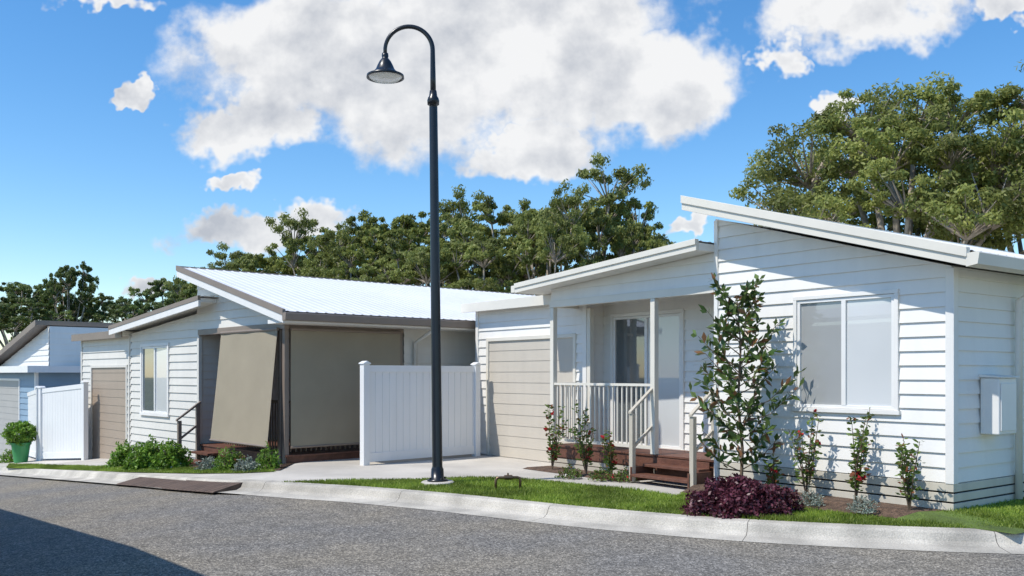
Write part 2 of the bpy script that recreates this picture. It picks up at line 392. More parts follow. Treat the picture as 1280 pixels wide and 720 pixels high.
mb=MB(); K=len(prof)
for i,q in enumerate(stations):
    p=at(q); t=(at(q+.15)-at(q-.15)).normalized(); nn=Vector((t.y,-t.x))
    for (o_,z_) in prof:
        x=p.x+nn.x*o_; y=p.y+nn.y*o_; mb.v.append((x,y,zg(p.x)+z_))
for i in range(len(stations)-1):
    isj=abs(stations[i+1]-stations[i]-.008)<1e-4
    for k in range(K-1):
        mb.f.append([i*K+k,i*K+k+1,(i+1)*K+k+1,(i+1)*K+k]); mb.mi.append(1 if isj else 0)
kerb=mkobj('kerb',mb,[M['kerb'],M['joint']]); kerb['kind']='structure'; kerb['category']='kerb'; kerb['label']='pale concrete kerb and gutter edging the road'
gpts=[(-900,-300),(900,-300),(900,1500),(-900,1500)]
sheet('ground',gpts,-.24,M['farground'],'ground','grassy ground around the houses')
rd=[(p.x,p.y) for p in kline[::4]]
sheet('road',rd+[(40,-60),(-60,-60)],-.132,M['asphalt'],'road','coarse grey asphalt road')
sheet('concrete_driveway',rd[:-1]+[(22,30),(-20,50),(-40,50)],0.0,M['concrete'],'driveway','pale concrete driveway and path in front of the houses')
class Frame:
    def __init__(s,xs,xd,ys,yd):
        s.xs,s.xd,s.ys,s.yd=xs,xd,ys,yd; s.ang=math.atan2(xd,xs)
    def onY(s,px,Y): t=(px-640)/FP; return Y*(t*s.yd-s.ys)/(s.xs-t*s.xd)
    def onX(s,px,X): t=(px-640)/FP; return X*(t*s.xd-s.xs)/(s.ys-t*s.yd)
    def dep(s,X,Y): return X*s.xd+Y*s.yd
    def z(s,py,X,Y): return CH+(HZ-py)*s.dep(X,Y)/FP
    def w(s,X,Y): return (X*s.xs+Y*s.ys, X*s.xd+Y*s.yd)
F1=Frame(.6,-.8,.8,.6)
th=math.radians(42.3); F2=Frame(math.sin(th),-math.cos(th),math.cos(th),math.sin(th))
Yb=9.95; Yw=10.9; Yg=10.5; FL=.40
xr=F1.onY(1190,Yb); xl=F1.onY(895,Yb)
lawn1=[G(352,603.5),G(430,601.5),G(520,600),G(590,598),G(640,599),G(700,604),G(790,613),G(846,621),G(870,610),F1.w(xl,10.6),F1.w(xr-.3,10.8),F1.w(xr+.1,24),(26,24)]
kb_in=[]
for i,p in enumerate(kline):
    if p.x>G(372,605)[0]:
        t=(kline[min(i+1,len(kline)-1)]-kline[max(i-1,0)]).normalized(); nn=Vector((t.y,-t.x)); kb_in.append((p.x-nn.x*.09,p.y-nn.y*.09))
lawn1p=kb_in+lawn1[::-1]
sheet('lawn',lawn1p,.012,M['grassbase'],'lawn','mown green lawn between kerb and white house')
lawn2p=[G(8,585.5),G(100,588.5),G(160,591),G(250,592.5),G(300,592),G(345,590),G(330,587),G(250,586),G(170,585.5),G(90,582.5),G(12,580.5)]
sheet('lawn',lawn2p,.012,M['grassbase'],'lawn','narrow strip of grass beside the driveway')
def bed(name,rows,label):
    m_=MB(); n=len(rows[0]); 
    for r in rows: m_.v+= [tuple(q) for q in r]
    for i in range(len(rows)-1):
        for k in range(n-1): m_.f.append([i*n+k,i*n+k+1,(i+1)*n+k+1,(i+1)*n+k]); m_.mi.append(0)
    o=mkobj(name,m_,M['mulch']); o['kind']='structure'; o['category']='garden bed'; o['label']=label; return o
def h1(X,Y,z): a=F1.w(X,Y); return (a[0],a[1],z)
r0=[h1(xl-.02,Yb+.03,.10),h1((xl+xr)/2,Yb+.03,.10),h1(xr+.0,Yb+.03,.10)]
r1=[h1(xl-.0,Yb-.45,.09),h1((xl+xr)/2,Yb-.4,.09),h1(xr-.2,Yb-.34,.09)]
r2=[h1(xl+.1,Yb-.85,.016),h1((xl+xr)/2,Yb-.7,.016),h1(xr-.35,Yb-.52,.016)]
bed('garden_bed',[r0,r1,r2],'bark mulch bed along the white house wall')
mb=MB()
A=[h1(xr+.0,Yb-.02,.10),h1(xr+.0,Yb+14,.10)]; B=[h1(xr-.35,Yb-.52,.016),h1(xr+.9,Yb-.5,.014),h1(xr+1.4,Yb+14,.014)]
mb.v=[A[0],A[1],B[0],B[1],B[2],h1(xr-.2,Yb-.34,.09)]; mb.f=[[0,5,2,3],[0,3,4,1]]; mb.mi=[0,0]
o=mkobj('lawn_rise',mb,M['grassbase']); o['kind']='structure'; o['category']='lawn'; o['label']='low grassy rise against the side wall'
xp=F1.onY(692,Yb); xq=F1.onY(818,Yb)
b0=[h1(xp-.1,Yb+.1,.03),h1(xq-.1,Yb+.1,.03)]; b1=[h1(xp-.15,Yb-.45,.03),h1(xq-.2,Yb-.45,.03)]; b2=[h1(xp-.2,Yb-.52,.004),h1(xq-.2,Yb-.52,.004)]
bed('garden_bed',[b0,b1,b2],'mulch bed planted in front of the porch')
def flatbed(pts,label,z=.02):
    o=sheet('garden_bed',pts,z,M['mulch'],'garden bed',label)
Y2=7.15*1.13
flatbed([G(228,584),G(262,589),G(350,588.5),G(352,580),F2.w(F2.onY(357,Y2),Y2+.2),F2.w(F2.onY(258,Y2),Y2+.2)],'mulch bed below the shaded porch')
flatbed([G(140,582.5),G(226,585.5),G(240,580),F2.w(F2.onY(249,Y2),Y2+.1),F2.w(F2.onY(166,Y2),Y2+.1)],'mulch bed below the pale grey wall')
def inpoly(x,y,poly):
    c=np.zeros(len(x),bool); n=len(poly); j=n-1
    for i in range(n):
        xi,yi=poly[i]; xj,yj=poly[j]
        with np.errstate(divide='ignore',invalid='ignore'):
            c^=((yi>y)!=(yj>y))&(x<(xj-xi)*(y-yi)/(yj-yi+1e-12)+xi)
        j=i
    return c
def blades(poly,dens,dmax,label,smin=-99,smax=99):
    a=np.array(poly); x0,y0=a.min(0); x1,y1=a.max(0); x0=max(x0,smin); x1=min(x1,smax); y1=min(y1,dmax)
    n=int((x1-x0)*(y1-y0)*dens); x=rng.uniform(x0,x1,n); y=rng.uniform(y0,y1,n); k=inpoly(x,y,poly)
    x=x[k]; y=y[k]
    X=x*.6-y*.8; Y=x*.8+y*.6
    bedm=((X<xr-.1)&(Y>Yb-.6-.25*np.clip((xr-X)/3,0,1))&(X>xl-.3))|((X<xr)&(X>xl)&(Y>Yb-.1))
    x,y,X,Y=x[~bedm],y[~bedm],X[~bedm],Y[~bedm]; n=len(x)
    z=np.array([zg(q) for q in x])+.012
    z=z+np.clip(1-(X-xr)/1.0,0,1)*.085*np.clip((Y-(Yb-.5))/.5,0,1)*(X>xr-.3)
    patch=.75+.5*(np.sin(x*2.1+np.sin(y*1.7)*1.5)*np.cos(y*2.6+x*.9)*.5+.5)
    hgt=rng.uniform(.018,.05,n)*patch; wd=rng.uniform(.004,.009,n); th_=rng.uniform(0,6.28,n)
    V=np.empty((n,3,3)); dx=np.cos(th_)*wd; dy=np.sin(th_)*wd
    V[:,0]=np.stack([x-dx,y-dy,z],1); V[:,1]=np.stack([x+dx,y+dy,z],1); V[:,2]=np.stack([x+rng.normal(0,.018,n),y+rng.normal(0,.018,n),z+hgt],1)
    me=bpy.data.meshes.new('grass'); me.vertices.add(n*3); me.vertices.foreach_set('co',V.reshape(-1).astype(np.float32))
    me.loops.add(n*3); me.loops.foreach_set('vertex_index',np.arange(n*3,dtype=np.int32)); me.polygons.add(n)
    me.polygons.foreach_set('loop_start',np.arange(0,n*3,3,dtype=np.int32)); me.polygons.foreach_set('loop_total',np.full(n,3,dtype=np.int32))
    me.materials.append(M['blade']); me.update(calc_edges=True)
    o=bpy.data.objects.new('grass',me); COL.objects.link(o); o['kind']='stuff'; o['category']='grass'; o['label']=label
blades(lawn1p,4200,15,'short green grass of the front lawn',smax=7.5)
blades(lawn2p,2500,30,'short green grass of the narrow strip')
# ------------------------------------------------------------------ part helpers for houses
def roofsheet(T,name,xa,za,xb,zb,y0,y1,material,parent=None,rib=.19,rh=.009):
    mb=MB(); ysl=[]; y=y0
    while y<y1-.02:
        for (dy,h) in ((0,0),(.035,.0),(.055,rh),(.085,rh),(.105,0)):
            ysl.append((min(y+dy,y1),h))
        y+=rib
    ysl.append((y1,0))
    for (yy,h) in ysl: mb.v+=[(xa,yy,za+h),(xb,yy,zb+h)]
    for i in range(len(ysl)-1): mb.f.append([2*i,2*i+1,2*i+3,2*i+2]); mb.mi.append(0)
    return T.part(name,mb,material,parent)
def slopeboard(mb,xa,za,xb,zb,y0,y1,top,bot,mi=0):
    mb.prism([(xa,za+top),(xb,zb+top),(xb,zb+bot),(xa,za+bot)],y0,y1,'Y',mi)
def window(T,u0,u1,z0,z1,y,mats,trim,frame,tw=.075,mull=1,name='window'):
    mb=MB(); 
    mb.box(u0-tw,u1+tw,y-.048,y+.015,z1,z1+tw); mb.box(u0-tw-.02,u1+tw+.02,y-.06,y+.015,z0-tw,z0)
    mb.box(u0-tw,u0,y-.047,y+.015,z0,z1); mb.box(u1,u1+tw,y-.047,y+.015,z0,z1)
    W=T.part(name,mb,trim,bevel=.004)
    mb=MB(); fw=.04; a,b,c,d=u0+.003,u1-.003,z0+.003,z1-.003
    mb.box(a,b,y-.03,y+.012,d-fw,d); mb.box(a,b,y-.03,y+.012,c,c+fw); mb.box(a,a+fw,y-.029,y+.012,c+fw,d-fw); mb.box(b-fw,b,y-.029,y+.012,c+fw,d-fw)
    n=len(mats)
    for i in range(1,n):
        um=a+(b-a)*i/n; mb.box(um-.03,um+.03,y-.033,y+.012,c+fw,d-fw)
    T.part('frame',mb,frame,W,bevel=.003)
    for i in range(n):
        p=a+(b-a)*i/n; q=a+(b-a)*(i+1)/n; mb=MB(); mb.box(p+.02,q-.02,y-.004-.003*(i%2),y+.008,c+.02,d-.02); T.part('pane',mb,mats[i],W)
    return W
def garagedoor(T,u0,u1,z0,z1,y,material,trim):
    mb=MB(); siding(mb,'Y',y-.002,u0,u1,z0,z1,(),(),h=.205,prow=.008,flat=.003)
    D=T.part('garage_door',mb,material)
    mb=MB(); mb.box(u0-.07,u0,y-.04,y+.015,z0,z1+.07); mb.box(u1,u1+.07,y-.04,y+.015,z0,z1+.07); mb.box(u0,u1,y-.041,y+.015,z1,z1+.07)
    T.part('frame',mb,trim,D,bevel=.004); return D
# ================================================================== HOUSE 1 (white)
GH='houses along the street'
cx,cy=F1.w((xl+xr)/2,Yb+4)
T=Thing('house','white weatherboard house with small porch and sloping skillion roof','house',(cx,cy,0),F1.ang,((xl+xr)/2,Yb+4,0),GH)
Yr=Yb-.42
xt=F1.onY(855,Yr); zt=F1.z(248,xt,Yr); xe=F1.onY(1211,Yr); ze=F1.z(313,xe,Yr)
sl=(ze-zt)/(xe-xt); ztop=lambda X: zt+sl*(X-xt)
wx0,wx1=F1.onY(998,Yb),F1.onY(1120,Yb); wz0,wz1=F1.z(509,wx0,Yb),F1.z(376,wx0,Yb)
mb=MB()
a_=sl; b_=zt-sl*xt-.21
siding(mb,'Y',Yb,xl,xr,FL,4.2,[(a_,b_)],[(wx0,wx1,wz0,wz1)],h=.163)
siding(mb,'X',xr,Yb,Yb+9,FL,ztop(xr)-.24,(),(),h=.163)
mb.prism([(xl,.02),(xr,.02),(xr,ztop(xr)-.215),(xl,ztop(xl)-.215)],Yb+.02,Yb+9)
wall=T.part('wall',mb,M['white'])
gx0=F1.onY(597,Yg); gd0=F1.onY(612,Yg); gd1=F1.onY(718,Yg); gdz=F1.z(427,gd0,Yg); gxe=F1.onY(733,Yg)
dx0=F1.onY(768,Yw); dx1=F1.onY(853,Yw); dz1=F1.z(397,dx0,Yw)
Pr=Yb-.38; pxa=F1.onY(645,Pr); pza=F1.z(357,pxa,Pr); pxb=xl-.004; pzb=F1.z(298,F1.onY(893,Pr),Pr)
psl=(pzb-pza)/(pxb-pxa); ptop=lambda X: pza+psl*(X-pxa)
gtop=F1.z(382,F1.onY(590,Yg),Yg)
PT=(psl,pza-psl*pxa-.15)
mb=MB()
siding(mb,'Y',Yg,gx0,pxa+.2,.02,gtop-.1,(),[(gd0,gd1,-.1,gdz)],h=.163)
siding(mb,'Y',Yg,pxa+.2,gxe,.02,4,[PT],[(gd0,gd1,-.1,gdz)],h=.163)
siding(mb,'X',gxe,Yg,Yw,.02,ptop(gxe)-.15,(),(),h=.163)
siding(mb,'Y',Yw,gxe,xl+.02,.02,4,[PT],[(dx0,dx1,FL,dz1)],h=.163)
mb.box(gx0,gxe-.002,Yg+.02,Yw+7,.0,gtop-.12); mb.box(gxe,xl-.01,Yw+.02,Yw+7,.0,gtop-.12)
wall2=T.part('wall',mb,M['white'])
T.boxes('corner_trim',[(gx0-.02,gx0+.07,Yg-.04,Yg+.03,0,gtop-.1),(gxe-.06,gxe+.04,Yg-.041,Yg+.05,0,ptop(gxe)-.16),
 (xr-.055,xr+.042,Yb-.042,Yb+.06,FL-.01,ztop(xr)-.235),(xl-.005,xl+.06,Yb-.041,Yb+.05,.1,ztop(xl)-.24)],M['white'])
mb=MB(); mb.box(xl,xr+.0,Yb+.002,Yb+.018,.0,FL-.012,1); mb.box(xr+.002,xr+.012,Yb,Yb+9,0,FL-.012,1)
for k in range(3):
    z=.085+k*.108; mb.box(xl,xr+.035,Yb-.035,Yb-.005,z,z+.088); mb.box(xr+.014,xr+.036,Yb-.004,Yb+9,z,z+.088)
T.part('skirting',mb,[M['skirt'],M['dark']],bevel=.003)
R=roofsheet(T,'roof',xt,zt+.004,xe,ze+.004,Yr,Yb+9.5,M['metalroof'])
mb=MB(); slopeboard(mb,xt,zt,xe,ze,Yr+.03,Yb+9.4,-.02,-.16); T.part('soffit',mb,M['white'],R)
mb=MB(); slopeboard(mb,xt-.02,zt+.005,xe,ze,Yr-.028,Yr+.028,.034,-.165); slopeboard(mb,xt-.02,zt+.005,xe,ze,Yr-.05,Yr-.03,.036,-.07)
mb.box(xt-.03,xt+.0,Yr+.03,Yb+9.4,zt-.16,zt+.03)
T.part('fascia',mb,M['cream'],R,bevel=.004)
mb=MB(); mb.prism([(xe-.01,ze-.03),(xe+.11,ze-.02),(xe+.13,ze-.035),(xe+.11,ze-.15),(xe-.01,ze-.17)],Yr-.04,Yb+9.5); T.part('gutter',mb,M['cream'],R)
PR=roofsheet(T,'porch_roof',pxa,pza+.004,pxb,pzb+.004,Pr,Yw+6,M['metalroof'])
mb=MB(); slopeboard(mb,pxa,pza,pxb,pzb,Pr+.03,Yw+6,-.02,-.12); T.part('soffit',mb,M['white'],PR)
mb=MB(); slopeboard(mb,pxa,pza,pxb,pzb,Pr-.028,Pr+.028,.03,-.13); slopeboard(mb,pxa,pza,pxb,pzb,Pr-.048,Pr-.03,.032,-.05); mb.box(pxa-.11,pxa-.002,Pr-.03,Yw+5.9,pza-.12,pza+.0)
T.part('fascia',mb,M['cream'],PR,bevel=.004)
mb=MB(); siding(mb,'Y',Yb-.0,xp-.05,xl-.004,2.86,4,[(psl,pza-psl*pxa-.125)],(),h=.163); mb.prism([(xp-.05,2.86),(xl-.004,2.86),(xl-.004,ptop(xl)-.122),(xp-.05,ptop(xp-.05)-.122)],Yb+.002,Yb+.03)
T.part('gable_infill',mb,M['white'],PR)
T.boxes('beam',[(xp-.055,xl-.004,Yb-.05,Yb+.05,2.74,2.858),(xp-.05,xp+.05,Yb+.052,Yg-.03,2.742,2.856)],M['cream'],PR)
mb=MB(); mb.box(gx0-.22,pxa+.5,Yg-.22,Yg+6.5,gtop-.1,gtop); GR=T.part('garage_roof',mb,M['cream'],bevel=.006)
mb=MB(); mb.box(gx0-.24,pxa+.5,Yg-.245,Yg-.222,gtop-.16,gtop+.02); T.part('fascia',mb,M['cream'],GR,bevel=.004)
for (X,Y) in ((xp,Yb),(xq,Yb),(gxe+.1,Yg-.0)):
    mb=MB(); mb.box(X-.045,X+.045,Y-.045,Y+.045,FL,2.738); T.part('porch_post',mb,M['cream'],bevel=.005)
mb=MB(); y=Yb-.03
while y<Yg-.06: mb.box(xp-.08,xl-.004,y,y+.088,FL-.03,FL); y+=.094
while y<Yw-.05: mb.box(gxe+.04,xl-.004,y,y+.088,FL-.03,FL); y+=.094
mb.box(xp-.06,xq+.0,Yb-.01,Yb+.02,FL-.2,FL-.034); mb.box(xp-.06,xl-.02,Yb+.021,Yg-.05,.05,FL-.04)
DK=T.part('deck',mb,M['deck'],bevel=.003)
mb=MB()
for k in range(2): mb.box(xp-.05,xq,Yb-.004,Yb+.014,.03+k*.08,.095+k*.08)
T.part('skirting',mb,M['creamdark'],DK)
sx0,sx1=xq+.02,xl-.08
mb=MB(); mb.box(sx0,sx1,Yb-.27,Yb-.04,.235,.275); mb.box(sx0,sx1,Yb-.5,Yb-.24,.10,.14); mb.box(sx0,sx1,Yb-.05,Yb-.032,FL-.13,FL-.04)
mb.box(sx0-.03,sx0-.002,Yb-.5,Yb-.03,.03,.24); mb.box(sx1+.002,sx1+.03,Yb-.5,Yb-.03,.03,.24)
ST=T.part('stairs',mb,M['deck'],bevel=.004)
for X in (sx0-.035,sx1+.055):
    mb=MB(); mb.box(X-.036,X+.036,Yb-.48,Yb-.41,0.02,1.02)
    mb.prism([(Yb-.50,1.02),(Yb-.50,1.055),(Yb-.0,1.43),(Yb-.0,1.39)],X-.03,X+.03,'X')
    mb.prism([(Yb-.40,.52),(Yb-.40,.57),(Yb-.05,.83),(Yb-.05,.78)],X-.018,X+.018,'X')
    mb.box(X-.036,X+.036,Yb-.036,Yb+.036,FL,1.40)
    T.part('handrail',mb,M['creamdark'],ST,bevel=.004)
mb=MB(); mb.box(xp+.045,xq-.045,Yb-.03,Yb+.03,1.42,1.46); mb.box(xp+.045,xq-.045,Yb-.02,Yb+.02,FL+.07,FL+.12)
X=xp+.1
while X<xq-.08: mb.box(X,X+.022,Yb-.011,Yb+.011,FL+.12,1.42); X+=.105
T.part('balustrade',mb,M['cream'])
mb=MB(); mb.box(xp-.03,xp+.03,Yb+.045,Yg-.06,1.42,1.46); mb.box(xp-.02,xp+.02,Yb+.045,Yg-.06,FL+.07,FL+.12)
Y=Yb+.1
while Y<Yg-.1: mb.box(xp-.011,xp+.011,Y,Y+.022,FL+.12,1.42); Y+=.105
T.part('balustrade',mb,M['cream'])
window(T,wx0,wx1,wz0,wz1,Yb,[M['glassgrey'],M['glasslight']],M['white'],M['alu'],.05)
W=window(T,dx0,dx1,FL+.003,dz1,Yw,[M['glassdark'],M['glasslight']],M['white'],M['alu'],.06,name='sliding_door')
garagedoor(T,gd0,gd1,0.01,gdz,Yg,M['beigedoor'],M['cream'])
my0=F1.onX(1222,xr); mb=MB(); mb.box(xr+.028,xr+.24,my0,my0+.42,.92,1.56); MT=T.part('meter_box',mb,M['meter'],bevel=.012)
mb=MB(); mb.box(xr+.241,xr+.252,my0+.03,my0+.39,.96,1.50); T.part('door',mb,M['meter'],MT,bevel=.004)
mb=MB(); mb.prism([(xr+.02,1.60),(xr+.02,1.565),(xr+.27,1.562),(xr+.27,1.575)],my0-.02,my0+.44); T.part('hood',mb,M['meter'],MT,bevel=.004)
yd=F1.onX(1272,xr+.07); mb=MB(); mb.tube([(xe+.04,yd,ze-.15),(xe+.04,yd,ze-.22),(xr+.085,yd,ze-.42),(xr+.085,yd,.12)],.042,10); T.part('downpipe',mb,M['white'],smooth=True)
# ================================================================== HOUSE 2
K2=1.13
def qz(z): return CH-(CH-z)*K2
c0=F2.onY(103,Y2); c1=F2.onY(250,Y2); c2=F2.onY(357,Y2)
cx,cy=F2.w(c1,Y2+4)
T=Thing('house','pale grey weatherboard house with taupe trim and white metal roof','house',(cx,cy,-.4),F2.ang,(c1,Y2+4,-.4),GH)
Ya=Y2-.38
ax0=F2.onY(137,Ya); az0=F2.z(409,ax0,Ya); ax1=F2.onY(249,Ya); az1=F2.z(371,ax1,Ya); asl=(az1-az0)/(ax1-ax0)
bx0=F2.onY(222,Ya); bz0=F2.z(334,bx0,Ya); bx1=F2.onY(355,Ya); bz1=F2.z(389,bx1,Ya); bsl=(bz1-bz0)/(bx1-bx0)
gd0=F2.onY(116,Y2); gd1=F2.onY(159,Y2); gz0=qz(-.36); gz1=F2.z(460,gd0,Y2)
w0=F2.onY(179,Y2); w1=F2.onY(211,Y2); wz1=F2.z(434,w0,Y2); wz0=F2.z(515,w0,Y2)
ftop=F2.z(420,c0,Y2); PB=Y2+2.6; BT=F2.z(403,c2,Y2)
DKZ=qz(.31)
mb=MB()
siding(mb,'Y',Y2,c0,gd1+.3,gz0-.1,ftop-.1,(),[(gd0,gd1,-2,gz1)],h=.17)
siding(mb,'Y',Y2,gd1+.3,c1,-.5,4,[(asl,az0-asl*ax0-.2)],[(w0,w1,wz0,wz1)],h=.17)
mb.box(c0,ax0,Y2+.02,Y2+7,-1,ftop-.12)
mb.prism([(ax0,-1),(c1-.03,-1),(c1-.03,az0+asl*(c1-ax0)-.2),(ax0,az0-.2)],Y2+.021,Y2+8)
siding(mb,'X',c1-.03,Y2,PB,DKZ,BT,(),(),h=.17)
siding(mb,'Y',PB,c1-.03,c2,DKZ,3.4,[(bsl,bz0-bsl*bx0-.2)],(),h=.17)
mb.prism([(c1-.02,-1),(c2,-1),(c2,bz0+bsl*(c2-bx0)-.2),(c1-.02,bz0+bsl*(c1-.02-bx0)-.2)],PB+.02,Y2+9.3)
siding(mb,'X',c2,PB,Y2+9.3,qz(0),bz0+bsl*(c2-bx0)-.25,(),(),h=.17)
siding(mb,'Y',Y2,c1-.1,c2,BT,4,[(bsl,bz0-bsl*bx0-.2)],(),h=.17)
mb.prism([(c1-.1,BT),(c2,BT),(c2,bz0+bsl*(c2-bx0)-.2),(c1-.1,bz0+bsl*(c1-.1-bx0)-.2)],Y2+.002,Y2+.03)
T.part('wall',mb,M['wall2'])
T.boxes('corner_trim',[(c0-.02,c0+.07,Y2-.04,Y2+.03,-.8,ftop-.1),(c1-.06,c1+.03,Y2-.042,Y2+.03,-.3,BT),(gd1+.16,gd1+.24,Y2-.04,Y2+.02,-.7,ftop-.12)],M['wall2'])
RA=roofsheet(T,'roof',ax0,az0+.004,ax1+.1,az1+.01,Ya,Y2+7.5,M['metalroof'])
mb=MB(); slopeboard(mb,ax0,az0,ax1,az1,Ya+.03,Y2+7.4,-.02,-.1); T.part('soffit',mb,M['white'],RA)
mb=MB(); slopeboard(mb,ax0,az0,ax1,az1,Ya-.03,Ya+.028,.03,-.06); mb.box(ax0-.1,ax0-.002,Ya,Y2+7.4,az0-.1,az0); T.part('fascia',mb,M['taupe'],RA)
mb=MB(); slopeboard(mb,ax0,az0,ax1,az1,Ya-.02,Ya+.027,-.062,-.19); T.part('barge_board',mb,M['white'],RA)
RB=roofsheet(T,'roof',bx0,bz0+.004,bx1,bz1+.004,Ya,Y2+10,M['metalroof'])
mb=MB(); slopeboard(mb,bx0,bz0,bx1,bz1,Ya+.03,Y2+9.9,-.02,-.1); mb.box(c2+.0,bx1,Ya+.03,Y2+9.9,bz1-.19,bz1-.12); T.part('soffit',mb,M['white'],RB)
mb=MB(); slopeboard(mb,bx0-.02,bz0,bx1,bz1,Ya-.03,Ya+.028,.036,-.07); mb.box(bx0-.03,bx0-.002,Ya+.03,Y2+9.9,bz0-.12,bz0+.03); T.part('fascia',mb,M['taupe'],RB)
mb=MB(); slopeboard(mb,bx0,bz0,bx1,bz1,Ya-.02,Ya+.027,-.072,-.2); T.part('barge_board',mb,M['white'],RB)
mb=MB(); mb.prism([(bx1-.01,bz1-.03),(bx1+.11,bz1-.02),(bx1+.12,bz1-.04),(bx1+.1,bz1-.15),(bx1-.01,bz1-.16)],Ya-.03,Y2+10); T.part('gutter',mb,M['taupe'],RB)
mb=MB(); mb.box(c0-.18,ax0+.35,Y2-.2,Y2+6.5,ftop-.1,ftop); GR=T.part('garage_roof',mb,M['cream'])
mb=MB(); mb.box(c0-.2,ax0+.35,Y2-.225,Y2-.202,ftop-.15,ftop+.03); T.part('fascia',mb,M['taupe'],GR)
garagedoor(T,gd0,gd1,gz0,gz1,Y2,M['taupedoor'],M['wall2'])
window(T,w0,w1,wz0,wz1,Y2,[M['glassdark'],M['glasslight']],M['white'],M['alu'],.07)
T.boxes('beam',[(c1-.0,c2+.05,Y2-.05,Y2+.05,BT-.12,BT-.002),(c2-.05,c2+.05,Y2+.052,PB-.03,BT-.12,BT-.004)],M['taupe'])
for (X,Y) in ((c2,Y2),(c2-.16,Y2-.0),(c2,PB-.1)):
    mb=MB(); mb.box(X-.045,X+.045,Y-.045,Y+.045,-.15,BT-.122); T.part('porch_post',mb,M['taupe'],bevel=.005)
mb=MB(); y=Y2-.03
while y<PB-.05: mb.box(c1+.05,c2+.1,y,y+.088,DKZ-.03,DKZ); y+=.094
mb.box(c1+.1,c2+.06,Y2-.01,Y2+.02,DKZ-.2,DKZ-.034); mb.box(c2+.03,c2+.055,Y2+.022,PB,DKZ-.2,DKZ-.034)
DK=T.part('deck',mb,M['deck'])
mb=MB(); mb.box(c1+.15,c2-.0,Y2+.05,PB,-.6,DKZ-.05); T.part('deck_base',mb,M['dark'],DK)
RH=DKZ+.98
mb=MB(); mb.box(c1+.9,c2-.2,Y2+.1,Y2+.15,RH-.05,RH)
X=c1+.95
while X<c2-.2: mb.box(X,X+.022,Y2+.11,Y2+.135,DKZ+.04,RH-.05); X+=.105
T.part('balustrade',mb,M['taupe'])
mb=MB(); mb.box(c2-.14,c2-.09,Y2+.1,PB-.1,RH-.05,RH)
Y=Y2+.15
while Y<PB-.1: mb.box(c2-.125,c2-.1,Y,Y+.022,DKZ+.04,RH-.05); Y+=.105
T.part('balustrade',mb,M['taupe'])
def screen(pts,label):
    m_=MB(); n=14
    a,b,c,d=[Vector(p) for p in pts]
    nrm=(b-a).cross(d-a).normalized()
    for j in range(n+1):
        for i in range(n+1):
            s_=i/n; t_=j/n; p=a.lerp(b,s_).lerp(d.lerp(c,s_),t_); p=p+nrm*(.025*math.sin(t_*3.14)*math.sin(s_*3.14)+.006*math.sin(s_*17+t_*3))
            m_.v.append(tuple(p))
    for j in range(n):
        for i in range(n): m_.f.append([j*(n+1)+i,j*(n+1)+i+1,(j+1)*(n+1)+i+1,(j+1)*(n+1)+i]); m_.mi.append(0)
    o=T.part('shade_blind',m_,M['screen'],label=label,smooth=True)
    m_=MB(); m_.tube([a,b],.03,8); T.part('rod',m_,M['taupe'],o)
    m_=MB(); m_.tube([d,c],.022,8); T.part('rod',m_,M['taupe'],o)
s0=F2.onY(277,Y2-.08)
sb=qz(.46); stp=F2.z(411,c2,Y2)
screen([(s0,Y2-.09,stp),(c2-.12,Y2-.09,stp),(c2-.02,Y2-.36,sb),(s0+.1,Y2-.36,sb)],'sunlit olive outdoor blind hanging at an angle')
yb1=F2.onX(500,c2+.08)
screen([(c2+.085,Y2+.06,stp),(c2+.085,yb1,stp),(c2+.085,yb1,sb-.03),(c2+.085,Y2+.06,sb-.03)],'shaded olive outdoor blind')
mb=MB()
for k in range(2): mb.box(c1+.12,c1+1.0,Y2-.28-.24*k,Y2-.04-.24*k,DKZ-.17-.15*k,DKZ-.13-.15*k)
ST=T.part('stairs',mb,M['deck'])
X=c1+.06
mb=MB(); mb.box(X-.036,X+.036,Y2-.5,Y2-.43,-.5,DKZ+.5); mb.box(X-.036,X+.036,Y2-.11,Y2-.04,-.4,DKZ+.85)
mb.prism([(Y2-.53,DKZ+.49),(Y2-.53,DKZ+.53),(Y2-.02,DKZ+.9),(Y2-.02,DKZ+.85)],X-.03,X+.03,'X'); mb.prism([(Y2-.45,DKZ+.1),(Y2-.45,DKZ+.15),(Y2-.09,DKZ+.42),(Y2-.09,DKZ+.37)],X-.02,X+.02,'X')
T.part('handrail',mb,M['taupe'],ST)
yd=F2.onX(519,c2+.07); mb=MB(); mb.tube([(bx1+.03,yd,bz1-.15),(bx1+.03,yd,bz1-.22),(c2+.08,yd,bz1-.45),(c2+.08,yd,-.1)],.04,10); T.part('downpipe',mb,M['wall2'],smooth=True)
# ================================================================== HOUSE 3
X3=-28.1*K2; Y3=7.76*K2
cx,cy=F2.w(X3-3,Y3+3)
T=Thing('house','blue-grey weatherboard house with white gable and garage','house',(cx,cy,-1),F2.ang,(X3-3,Y3+3,-1),GH)
r1=Y3-.35; zc=F2.z(401,F2.onY(45,r1),r1); xk=F2.onY(45,r1); xo=F2.onY(0,r1); zo=F2.z(440,xo,r1); s3=(zc-zo)/(xk-xo)
xL=-41.
mb=MB(); siding(mb,'Y',Y3,xL,X3,1.5,4,[(s3,zc-s3*xk-.2)],(),h=.18); siding(mb,'X',X3,Y3,Y3+7,1.5,zc-.2,(),(),h=.18)
mb.prism([(xL,-1.5),(X3,-1.5),(X3,zc-.2+s3*(X3-xk)),(xL,zc-.2+s3*(xL-xk))],Y3+.02,Y3+7)
T.part('gable_wall',mb,M['white'])
R3=roofsheet(T,'roof',xL-.5,zc+s3*(xL-.5-xk),xk,zc,r1,Y3+7.3,M['greyroof'])
